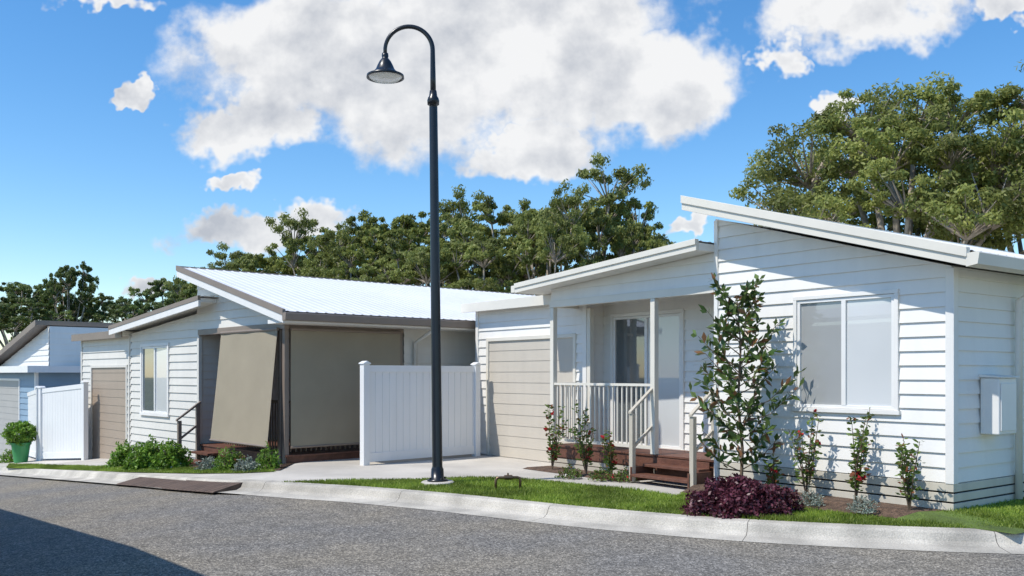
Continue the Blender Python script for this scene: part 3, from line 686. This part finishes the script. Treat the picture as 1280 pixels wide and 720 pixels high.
mb=MB(); slopeboard(mb,xL-.5,zc+s3*(xL-.5-xk),xk,zc,r1-.03,r1+.03,.03,-.16); mb.box(xk+.002,xk+.03,r1-.03,Y3+7.3,zc-.13,zc+.02); slopeboard(mb,xL-.5,zc+s3*(xL-.5-xk),xk,zc,r1+.03,Y3+7.2,-.02,-.12); T.part('fascia',mb,M['taupe'],R3)
X4=-26.5*K2; Y4=7.0*K2; z4=F2.z(459,X4,Y4)
mb=MB(); g0=F2.onY(-12,Y4); g1=F2.onY(25,Y4)
siding(mb,'Y',Y4,xL,X4,-1.1,z4-.1,(),[(g0,g1,-2,1.4)],h=.18); siding(mb,'X',X4,Y4,Y4+5.5,-1.1,z4-.1,(),(),h=.18); mb.box(xL,X4-.0,Y4+.02,Y4+5.5,-1.5,z4-.12)
T.part('wall',mb,M['blue'])
mb=MB(); mb.box(xL-.3,X4+.3,Y4-.3,Y4+5.2,z4-.08,z4+.02); LR=T.part('lower_roof',mb,M['greyroof'])
mb=MB(); mb.box(xL-.3,X4+.32,Y4-.325,Y4-.302,z4-.16,z4+.04); mb.box(X4+.302,X4+.325,Y4-.3,Y4+5.2,z4-.16,z4+.04); T.part('fascia',mb,M['pvc'],LR)
mb=MB(); mb.box(X4-.05,X4+.04,Y4-.04,Y4+.05,-1,z4-.1); T.part('corner_trim',mb,M['pvc'])
garagedoor(T,g0,g1,-1.1,1.4,Y4,M['greydoor'],M['pvc'])
# ================================================================== house across the street
A=Vector(G(0,641,-.13)); B=Vector(G(275,720,-.13)); hE=3.0
sh=LH.to_2d()*(hE+.25)/math.tan(EL); A2=A-sh; B2=B-sh; dr=(B2-A2).normalized(); E0=A2-dr*3; E1=B2+dr*1.6
nb=Vector((-dr.y,dr.x)); 
if nb.x>0: nb=-nb
angH=math.atan2(dr.y,dr.x)
T=Thing('house','white weatherboard house on the opposite side of the road','house',(E0.x,E0.y,-.8),angH,(0,0,-.8),GH)
Ln=(E1-E0).length; sg=1 if (Matrix.Rotation(angH,2)@Vector((0,1))).dot(nb)>0 else -1
mb=MB(); mb.box(.4,Ln-.4,sg*.5,sg*7,-1,hE-.15); T.part('wall',mb,M['white'])
mb=MB(); mb.prism([(0,hE-.1),(0,hE),(sg*7.4,hE+.9),(sg*7.4,hE+.75)],0,Ln,'X'); T.part('roof',mb,M['metalroof'])
# ================================================================== fences
def fence(pa,pb,za,zb,hgt,label,nposts=2):
    a=Vector(pa); b=Vector(pb); L=(b-a).length; ang=math.atan2(b.y-a.y,b.x-a.x)
    T=Thing('fence',label,'fence',(a.x,a.y,za),ang,group='white vinyl fences')
    k=(zb-za)/L
    for i in range(nposts):
        X=L*i/(nposts-1); mb=MB(); z=k*X; mb.box(X-.063,X+.063,-.063,.063,z-.1,z+hgt); mb.prism([(X-.08,z+hgt),(X+.08,z+hgt),(X+.08,z+hgt+.02),(X,z+hgt+.06),(X-.08,z+hgt+.02)],-.08,.08)
        T.part('post',mb,M['pvc'],bevel=.006)
    for i in range(nposts-1):
        x0=L*i/(nposts-1)+.064; x1=L*(i+1)/(nposts-1)-.064; mb=MB()
        for (zz,h_) in ((.05,.16),(hgt-.14,.12)):
            mb.prism([(x0,k*x0+zz),(x1,k*x1+zz),(x1,k*x1+zz+h_),(x0,k*x0+zz+h_)],-.03,.03)
        x=x0
        while x<x1-.01:
            xx=min(x+.148,x1); mb.prism([(x,k*x+.2),(xx,k*xx+.2),(xx,k*xx+hgt-.13),(x,k*x+hgt-.13)],-.015,.015); x+=.153
        mb.box(x0,x1,-.008,.008,min(0,k*L)+.22,hgt-.2+min(0,k*L))
        T.part('panel',mb,M['pvc'],bevel=.003)
fence(P(456,16.1),P(595,17.9),0,0,1.78,'tall white vinyl privacy fence beside the driveway',2)
p0=P(52,25.2); p1=P(106,23.7); fence(p0,p1,zg(p0[0]),zg(p1[0]),2.0,'white vinyl fence next to the taupe garage')
p2=P(34,28.5); fence(p2,(p0[0]-.14,p0[1]+.12),zg(p2[0]),zg(p0[0]),2.0,'white vinyl fence return running to the blue house')
# ================================================================== lamp
lx,ly=G(547,606); 
T=Thing('street_lamp','tall black gooseneck street lamp with bell-shaped shade','street lamp',(lx,ly,0.01))
T.e.rotation_euler=(0,math.radians(-.65),0)
mb=MB(); mb.lathe([(0,-.05),(.24,-.05),(.24,.03),(.22,.045),(0,.045)],n=32); T.part('footing',mb,M['concrete'],smooth=False)
mb=MB(); mb.lathe([(0,.046),(.15,.046),(.15,.07),(.095,.075),(.09,.22),(.078,.24),(.074,.26),(.070,2.5),(.060,5.45),(.058,5.5),(.085,5.5),(.088,5.56),(.075,5.6),(.06,5.62),(.05,5.7),(.0,5.7)],n=24)
T.part('pole',mb,M['black'],smooth=True)
for q in range(4):
    a=q*math.pi/2+.6; mb=MB(); mb.tube([(math.cos(a)*.12,math.sin(a)*.12,.071),(math.cos(a)*.12,math.sin(a)*.12,.10)],.014,6); T.part('bolt',mb,M['black'])
Rr=.345; zc_=6.29; path=[(0,0,5.6),(0,0,5.9),(0,0,6.15)]+[(-Rr+Rr*math.cos(a),0,zc_+Rr*math.sin(a)) for a in np.linspace(0,math.pi*.97,22)]
path.append((-2*Rr,0,zc_-.12))
rads=[.042,.04,.036]+list(np.linspace(.034,.028,22))+[.028]
mb=MB(); mb.tube(path,rads,14); ARM=T.part('arm',mb,M['black'],smooth=True)
sx=-2*Rr; mb=MB(); zt_=zc_-.06
mb.lathe([(0,zt_+.02),(.045,zt_+.02),(.05,zt_-.02),(.042,zt_-.05),(.055,zt_-.06),(.085,zt_-.10),(.115,zt_-.16),(.135,zt_-.21),(.175,zt_-.255),(.235,zt_-.285),(.268,zt_-.30),(.272,zt_-.335),(.255,zt_-.335),(.25,zt_-.31),(.15,zt_-.26),(.0,zt_-.2)],sx,0,40)
SH=T.part('lamp_shade',mb,M['black'],ARM,smooth=True)
mb=MB(); mb.lathe([(.245,zt_-.318),(.2,zt_-.355),(.1,zt_-.375),(0,zt_-.38)],sx,0,32); T.part('lens',mb,M['lens'],SH,smooth=True)
# ================================================================== garden tap, ramps, pot
tx,ty=G(635,613)
T=Thing('garden_tap','low brass water pipe with tap standing on the lawn','tap',(tx,ty,.01),.15)
mb=MB(); mb.tube([(-.17,0,-.05),(-.17,0,.13),(-.15,0,.165),(-.12,0,.17),(.13,0,.17),(.155,0,.16),(.17,0,.13),(.17,0,-.05)],.018,8); PI=T.part('pipe',mb,M['brass'],smooth=True)
mb=MB(); mb.tube([(-.05,0,.17),(.06,0,.17)],.034,10); T.part('valve',mb,M['brass'],PI)
mb=MB(); mb.tube([(.0,0,.17),(.0,0,.23)],.012,6); T.part('handle',mb,M['brass'],PI)
tx,ty=G(1230,632)
T=Thing('garden_tap','small bent metal water pipe beside the house','tap',(tx,ty,.05),.2)
mb=MB(); mb.tube([(0,0,-.05),(0,0,.12),(-.03,0,.14),(-.09,0,.14),(-.1,0,.11)],.01,8); T.part('pipe',mb,M['brass'],smooth=True)
for (pxa_,pya_,pxb_,pyb_,zz) in ((166,599.5,230,603.5,0),(224,604,290,608.5,0)):
    a=Vector(G(pxa_,pya_,-.05)); b=Vector(G(pxb_,pyb_,-.05)); L=(b-a).length; ang=math.atan2(b.y-a.y,b.x-a.x); z0=zg(a.x)-.128; kk=(zg(b.x)-zg(a.x))/L
    T=Thing('kerb_ramp','flat brown rubber ramp lying against the kerb','kerb ramp',(a.x,a.y,z0),ang,group='kerb ramps')
    mb=MB()
    n=12
    for i in range(n):
        x0=L*i/n+.008; x1=L*(i+1)/n-.004
        pts=[(-.30,.015),(-.28,.03),(.20,.135),(.22,.135),(.22,.01)]
        ii=len(mb.v)
        for x in (x0,x1):
            for (y_,z_) in pts: mb.v.append((x,y_,z_+kk*x))
        m_=len(pts); mb.f+= [[ii+q for q in range(m_)],[ii+m_+q for q in range(m_)][::-1]]; mb.mi+=[0,0]
        for q in range(m_):
            l=(q+1)%m_; mb.f.append([ii+q,ii+m_+q,ii+m_+l,ii+l]); mb.mi.append(0)
    T.part('ramp_plate',mb,M['rubber'])
# ------------------------------------------------------------------ foliage
def bush(name,label,loc,rx,ry,rz,n,L,W,material,cat='shrub',lift=.0,seed=1,flowers=None,group=None,stems=6,rough=.25):
    r=np.random.default_rng(seed)
    T=Thing(name,label,cat,loc,group=group)
    d=unit(r.normal(size=(n,3))); d[:,2]=np.abs(d[:,2])*.95-.05
    bump=1+rough*np.sin(d[:,0]*5+seed)*np.cos(d[:,1]*6+seed*2)+rough*.6*np.sin(d[:,2]*9+d[:,0]*11)
    rad=(r.uniform(0.25,1,n)**.33)*bump*(.9+.1*r.random(n))
    C=d*rad[:,None]*np.array([rx,ry,rz])+np.array([0,0,lift])
    C[:,2]=np.maximum(C[:,2],.01)
    a,b=randframes(n,d,.35,0,r)
    a=unit(a+d*.6)
    o=leafobj('foliage',C,a,b,r.uniform(.7,1.2,n)*L,r.uniform(.7,1.2,n)*W,material); o.parent=T.e
    mb=MB()
    for k in range(stems):
        th_=r.uniform(0,6.28); q=r.uniform(.3,.8); mb.tube([(0,0,-.03),(math.cos(th_)*rx*q*.4,math.sin(th_)*ry*q*.4,lift+rz*.3),(math.cos(th_)*rx*q,math.sin(th_)*ry*q,lift+rz*.7)],[.012,.009,.005],5)
    T.part('stem',mb,M['stem'])
    if flowers:
        m,cnt,fs=flowers; i=r.choice(n,cnt); Cf=C[i]*1.05
        for c in Cf:
            Cc=c+r.normal(size=(6,3))*fs*.25; a,b=randframes(6,None,0,0,r); o=leafobj('flower',Cc,a,b,[fs]*6,[fs*.7]*6,m); o.parent=T.e
    return T
def gx(px,py,off=0): p=G(px,py,off); return (p[0],p[1],zg(p[0])+off)
bush('maroon_shrub','low dense maroon-leaved shrub on the lawn edge',gx(926,641,.01),.70,.45,.46,12000,.055,.033,M['maroon'],seed=3,rough=.13)
gs=[(160,582,.42,.40,.46),(188,584,.42,.4,.55),(214,585,.38,.35,.5),(174,586,.3,.3,.3)]
for i,(px,py,a,b,c) in enumerate(gs):
    bush('green_shrub','bright green leafy shrub below the pale grey wall',gx(px,py,.02),a*.95,b*.9,c*1.1,1900,.095,.042,M['shrub'],seed=20+i,group='green shrubs by the pale grey house',flowers=(M['whitepetal'],5,.04))
gs=[(264,587,.25,.2,.25,M['silver']),(285,587,.28,.25,.42,M['shrub']),(310,588,.24,.2,.22,M['silver']),(335,586,.22,.2,.42,M['shrub']),(298,586,.2,.2,.3,M['rose'])]
for i,(px,py,a,b,c,m) in enumerate(gs):
    bush('green_shrub','small mixed shrub in the bed below the blinds',gx(px,py,.02),a,b,c,900,.06,.025,m,seed=40+i,group='small shrubs below the blinds',flowers=(M['whitepetal'],4,.03) if i%2==0 else None)
for i,(px,py) in enumerate(((1078,640),(1013,631))):
    bush('silver_shrub','small round silvery shrub in the mulch bed',gx(px,py,.05),.17,.15,.2,900,.03,.012,M['silver'],seed=60+i,group='silvery shrubs in the mulch bed')
def thin(name,label,loc,h,wd,n,L,W,material,seed,group,flowers=0,nst=4):
    r=np.random.default_rng(seed); T=Thing(name,label,'shrub',loc,group=group); mb=MB(); C=[];D=[]
    for k in range(nst):
        th_=r.uniform(0,6.28); top=np.array([math.cos(th_)*wd*r.uniform(.2,1),math.sin(th_)*wd*r.uniform(.2,.8),h*r.uniform(.6,1)])
        mid=top*np.array([.35,.35,.5])+r.normal(size=3)*.02
        pts=[(0,0,-.03),tuple(mid),tuple(top)]; mb.tube(pts,[.009,.007,.003],5)
        for q in range(n//nst):
            t=r.uniform(.18,1.02); p=mid*t*2 if t<.5 else mid+(top-mid)*(t-.5)*2
            dd=unit(r.normal(size=(1,3)))[0]; dd[2]=abs(dd[2])*.4
            C.append(p+dd*r.uniform(.02,.09)*(1.3-t*.5)); D.append(dd)
    T.part('stem',mb,M['stem']); C=np.array(C); D=np.array(D); m=len(C)
    a,b=randframes(m,None,0,0,r); a=unit(a*.4+D); b=unit(np.cross(a,r.normal(size=(m,3))))
    o=leafobj('foliage',C,a,b,r.uniform(.6,1.2,m)*L,r.uniform(.6,1.2,m)*W,material); o.parent=T.e
    for c in (C[r.choice(m,flowers)] if flowers else []):
        Cc=c+r.normal(size=(7,3))*.012; a,b=randframes(7,None,0,0,r); o=leafobj('flower',Cc,a,b,[.06]*7,[.04]*7,M['red']); o.parent=T.e
GR1='young climbing shrubs along the white house'
def h1g(px,Y,z): X=F1.onY(px,Y); a=F1.w(X,Y); return (a[0],a[1],z)
for i,(px,Y,h,wd,n,fl) in enumerate([(1008,Yb-.3,1.1,.26,340,4),(1069,Yb-.3,1.2,.22,360,4),(1137,Yb-.3,.88,.3,340,0),(690,Yb-.35,1.1,.26,380,8),(733,Yb-.35,1.1,.26,340,4),(765,Yb-.3,.75,.24,240,5),(968,Yb-.3,.55,.15,150,2)]):
    thin('climbing_shrub','slim leafy shrub against the white wall' if (i<3 or i==6) else 'slim red-flowered shrub in front of the porch',h1g(px,Y,.08 if (i<3 or i==6) else .03),h,wd,n,.08,.04,M['rose'],100+i,GR1,fl,6)
for i,(px,py) in enumerate(((712,597),(752,600),(781,601))):
    bush('low_shrub','low small-leaved plant in the porch bed',gx(px,py,.02),.2,.15,.2,500,.045,.02,M['rose'],seed=130+i,group='low plants in the porch bed',flowers=(M['whitepetal'],6,.03) if i==0 else (M['red'],2,.035))
T=Thing('young_tree','slender young magnolia tree with dark glossy leaves','tree',h1g(926,Yb-.62,.05))
r=np.random.default_rng(5); mb=MB(); C=[];D=[]
trunk=[Vector((0,0,-.05)),Vector((.02,0,.6)),Vector((-.03,.02,1.2)),Vector((.0,0,1.9)),Vector((-.05,0,2.55))]
mb.tube(trunk,[.024,.02,.017,.012,.005],8)
def tp(z):
    for a,b in zip(trunk[:-1],trunk[1:]):
        if z<=b.z: return a.lerp(b,(z-a.z)/(b.z-a.z))
    return trunk[-1]
nb_=48
for k in range(nb_):
    z=.3+2.2*(k/nb_)+r.uniform(-.05,.05); th_=k*2.4+r.uniform(-.4,.4); ln=(.78*(1-max(0,(z-1.1))/2.1) if z>.8 else .55)*r.uniform(.55,1.1)
    p=tp(z); mid=p+Vector((math.cos(th_)*ln*.5,math.sin(th_)*ln*.3,.12)); end=p+Vector((math.cos(th_)*ln,math.sin(th_)*ln*.5,.22+ln*.3))
    mb.tube([p,mid,end],[.009,.006,.003],5)
    for q in range(24):
        t=r.uniform(.3,1.05); pt=p.lerp(mid,t*2) if t<.5 else mid.lerp(end,(t-.5)*2)
        d=unit(r.normal(size=(1,3)))[0]; d=d+np.array([math.cos(th_),math.sin(th_),.5])*.6; d/=np.linalg.norm(d)
        C.append(np.array(pt)+d*.07); D.append(d)
T.part('trunk',mb,M['stem']); C=np.array(C);D=np.array(D); m=len(C); b=unit(np.cross(D,r.normal(size=(m,3))))
o=leafobj('crown',C,D,b,r.uniform(.10,.18,m),r.uniform(.045,.07,m),M['magn']); o.parent=T.e
p=G(26,578,0); z=zg(p[0])
T=Thing('potted_plant','round green shrub in a green plastic pot','potted plant',(p[0],p[1],z))
mb=MB(); mb.lathe([(0,0),(.17,0),(.24,.5),(.26,.5),(.26,.55),(.23,.55),(.22,.48),(0,.48)],n=24); T.part('pot',mb,M['greenpot'])
r=np.random.default_rng(9); n=3000; d=unit(r.normal(size=(n,3))); C=d*((r.uniform(.2,1,n)**.33)*(1+.2*np.sin(d[:,0]*7)*np.cos(d[:,2]*8)))[:,None]*np.array([.44,.42,.33])+np.array([0,0,.80]); a,b=randframes(n,d,.3,0,r); o=leafobj('foliage',C,unit(a+.9*d),b,r.uniform(.06,.13,n),r.uniform(.03,.055,n),M['shrub']); o.parent=T.e
mb=MB(); mb.tube([(0,0,.45),(0.01,0,.7)],.02,6); T.part('stem',mb,M['stem'])
bush('potted_plant','small leafy plant beside the garage door',(p[0]-.6,p[1]+.5,zg(p[0]-.6)),.25,.25,.4,500,.08,.035,M['shrub'],seed=77)
# ------------------------------------------------------------------ big trees
def bigtree(seed,H,R,nlobe,ncl,nleaf,ls,material,label,flat=.62,low=.38):
    r=np.random.default_rng(seed)
    T=Thing('gum_tree',label,'tree',(0,0,0),group='gum trees behind the houses')
    mb=MB(); bend=r.normal(size=2)*.3
    fork=Vector((bend[0]*.5,bend[1]*.5,H*.3)); mb.tube([(0,0,-.5),(bend[0]*.3,bend[1]*.3,H*.16),fork],[R*.075,R*.06,R*.05],9)
    Cs=[];Ds=[]
    for k in range(nlobe):
        th_=k*2.399+r.uniform(-.4,.4); q=math.sqrt((k+.5)/nlobe); zz=H*(low+.1+(1-low-.2)*(1-q**1.8*.8))*r.uniform(.88,1.05)
        lc=np.array([math.cos(th_)*R*q*.82,math.sin(th_)*R*q*.82,zz]); lr=R*.32*r.uniform(.7,1.2)
        mid=Vector(lc)*.5+fork*.5+Vector((0,0,-.05*H)); mb.tube([fork,mid,Vector(lc)-Vector((0,0,lr*.3))],[R*.035,R*.022,R*.012],6)
        for j in range(ncl):
            dd=unit(r.normal(size=(1,3)))[0]; dd[2]=dd[2]*.7+.4; cc=lc+dd*lr*np.array([1,1,flat+.15])*r.uniform(.6,1.12); cr=lr*r.uniform(.15,.33)
            mb.tube([Vector(lc)-Vector((0,0,lr*.3)),Vector(lc)*.45+Vector(cc)*.55+Vector((0,0,-.12*lr)),Vector(cc)],[R*.009,R*.006,R*.002],4,cap=False)
            nl=int(nleaf*r.uniform(.6,1.3)); d=unit(r.normal(size=(nl,3))); rad=r.uniform(.05,1,nl)**.5
            C=cc+d*rad[:,None]*cr*np.array([1,1,.6]); Cs.append(C); Ds.append(unit(d+np.array([-.3,-.25,.45])))
    T.part('trunk',mb,M['bark'],smooth=True)
    C=np.concatenate(Cs);D=np.concatenate(Ds);n=len(C); a,b=randframes(n,D,.55,.5,r)
    o=leafobj('crown',C,a,b,r.uniform(.6,1.3,n)*ls,r.uniform(.6,1.3,n)*ls*.42,material); o.parent=T.e
    return T
def place(T,loc,sc,rot,first=False,mat_=None,label=None):
    if first: e=T.e
    else:
        e=T.e.copy(); COL.objects.link(e)
        for ch in list(T.e.children):
            c=ch.copy(); COL.objects.link(c); c.parent=e
    e.location=loc; e.scale=sc; e.rotation_euler=(0,0,rot)
    if label: e['label']=label
    return e
L1='broad gum tree with dense olive-green crown'
v1=bigtree(11,11,4.3,14,24,95,.22,M['gum'],L1)
v2=bigtree(12,11,4.0,12,24,95,.22,M['gum'],L1)
v3=bigtree(13,11,3.6,11,20,90,.25,M['gumfar'],'darker gum tree standing behind the houses')
used=set()
def pl(v,px,ytop,d,wpx,rot):
    x,y=P(px,d); ztop=CH+(HZ-ytop)*d/FP; base=-.6
    Rr_={id(v1):4.3,id(v2):4.0,id(v3):3.6}[id(v)]
    sc=(ztop-base)/11*1.10; sw=(wpx/2*d/FP)/Rr_*1.05
    place(v,(x,y,base),(sw,sw,sc),rot,first=id(v) not in used); used.add(id(v))
pl(v1,745,232,50,200,0.4); pl(v2,640,245,52,180,1.3); pl(v1,560,258,55,170,2.6); pl(v2,475,262,54,170,3.9); pl(v1,395,286,57,150,5.0)
pl(v2,325,308,58,140,0.2); pl(v1,270,325,62,110,1.1); pl(v2,795,272,48,90,4.4); pl(v1,690,255,46,150,2.0); pl(v2,600,290,46,160,5.4); pl(v1,440,300,50,150,4.1); pl(v2,520,295,47,150,.9)
pl(v3,215,345,70,110,.3); pl(v3,165,370,66,90,1.9); pl(v3,125,366,72,90,3.0); pl(v3,92,325,68,75,4.1); pl(v3,55,350,70,90,5.2); pl(v3,10,346,66,110,.8); pl(v3,-40,330,66,100,2.5); pl(v3,250,355,60,110,4.6); pl(v3,30,374,60,120,3.3)
t1=bigtree(31,14.0,6.2,22,32,120,.19,M['gum2'],'tall spreading gum tree with airy crown above the white roof',.55,.24)
x,y=P(1130,34); place(t1,(x,y,-.5),(1,1,.99),.5,True)
t2=bigtree(32,12.5,5.2,16,30,110,.19,M['gum2'],'tall spreading gum tree with airy crown above the white roof',.55,.24)
x,y=P(1300,33); place(t2,(x,y,-.5),(1,1,1.06),2.0,True)
print('DONE')
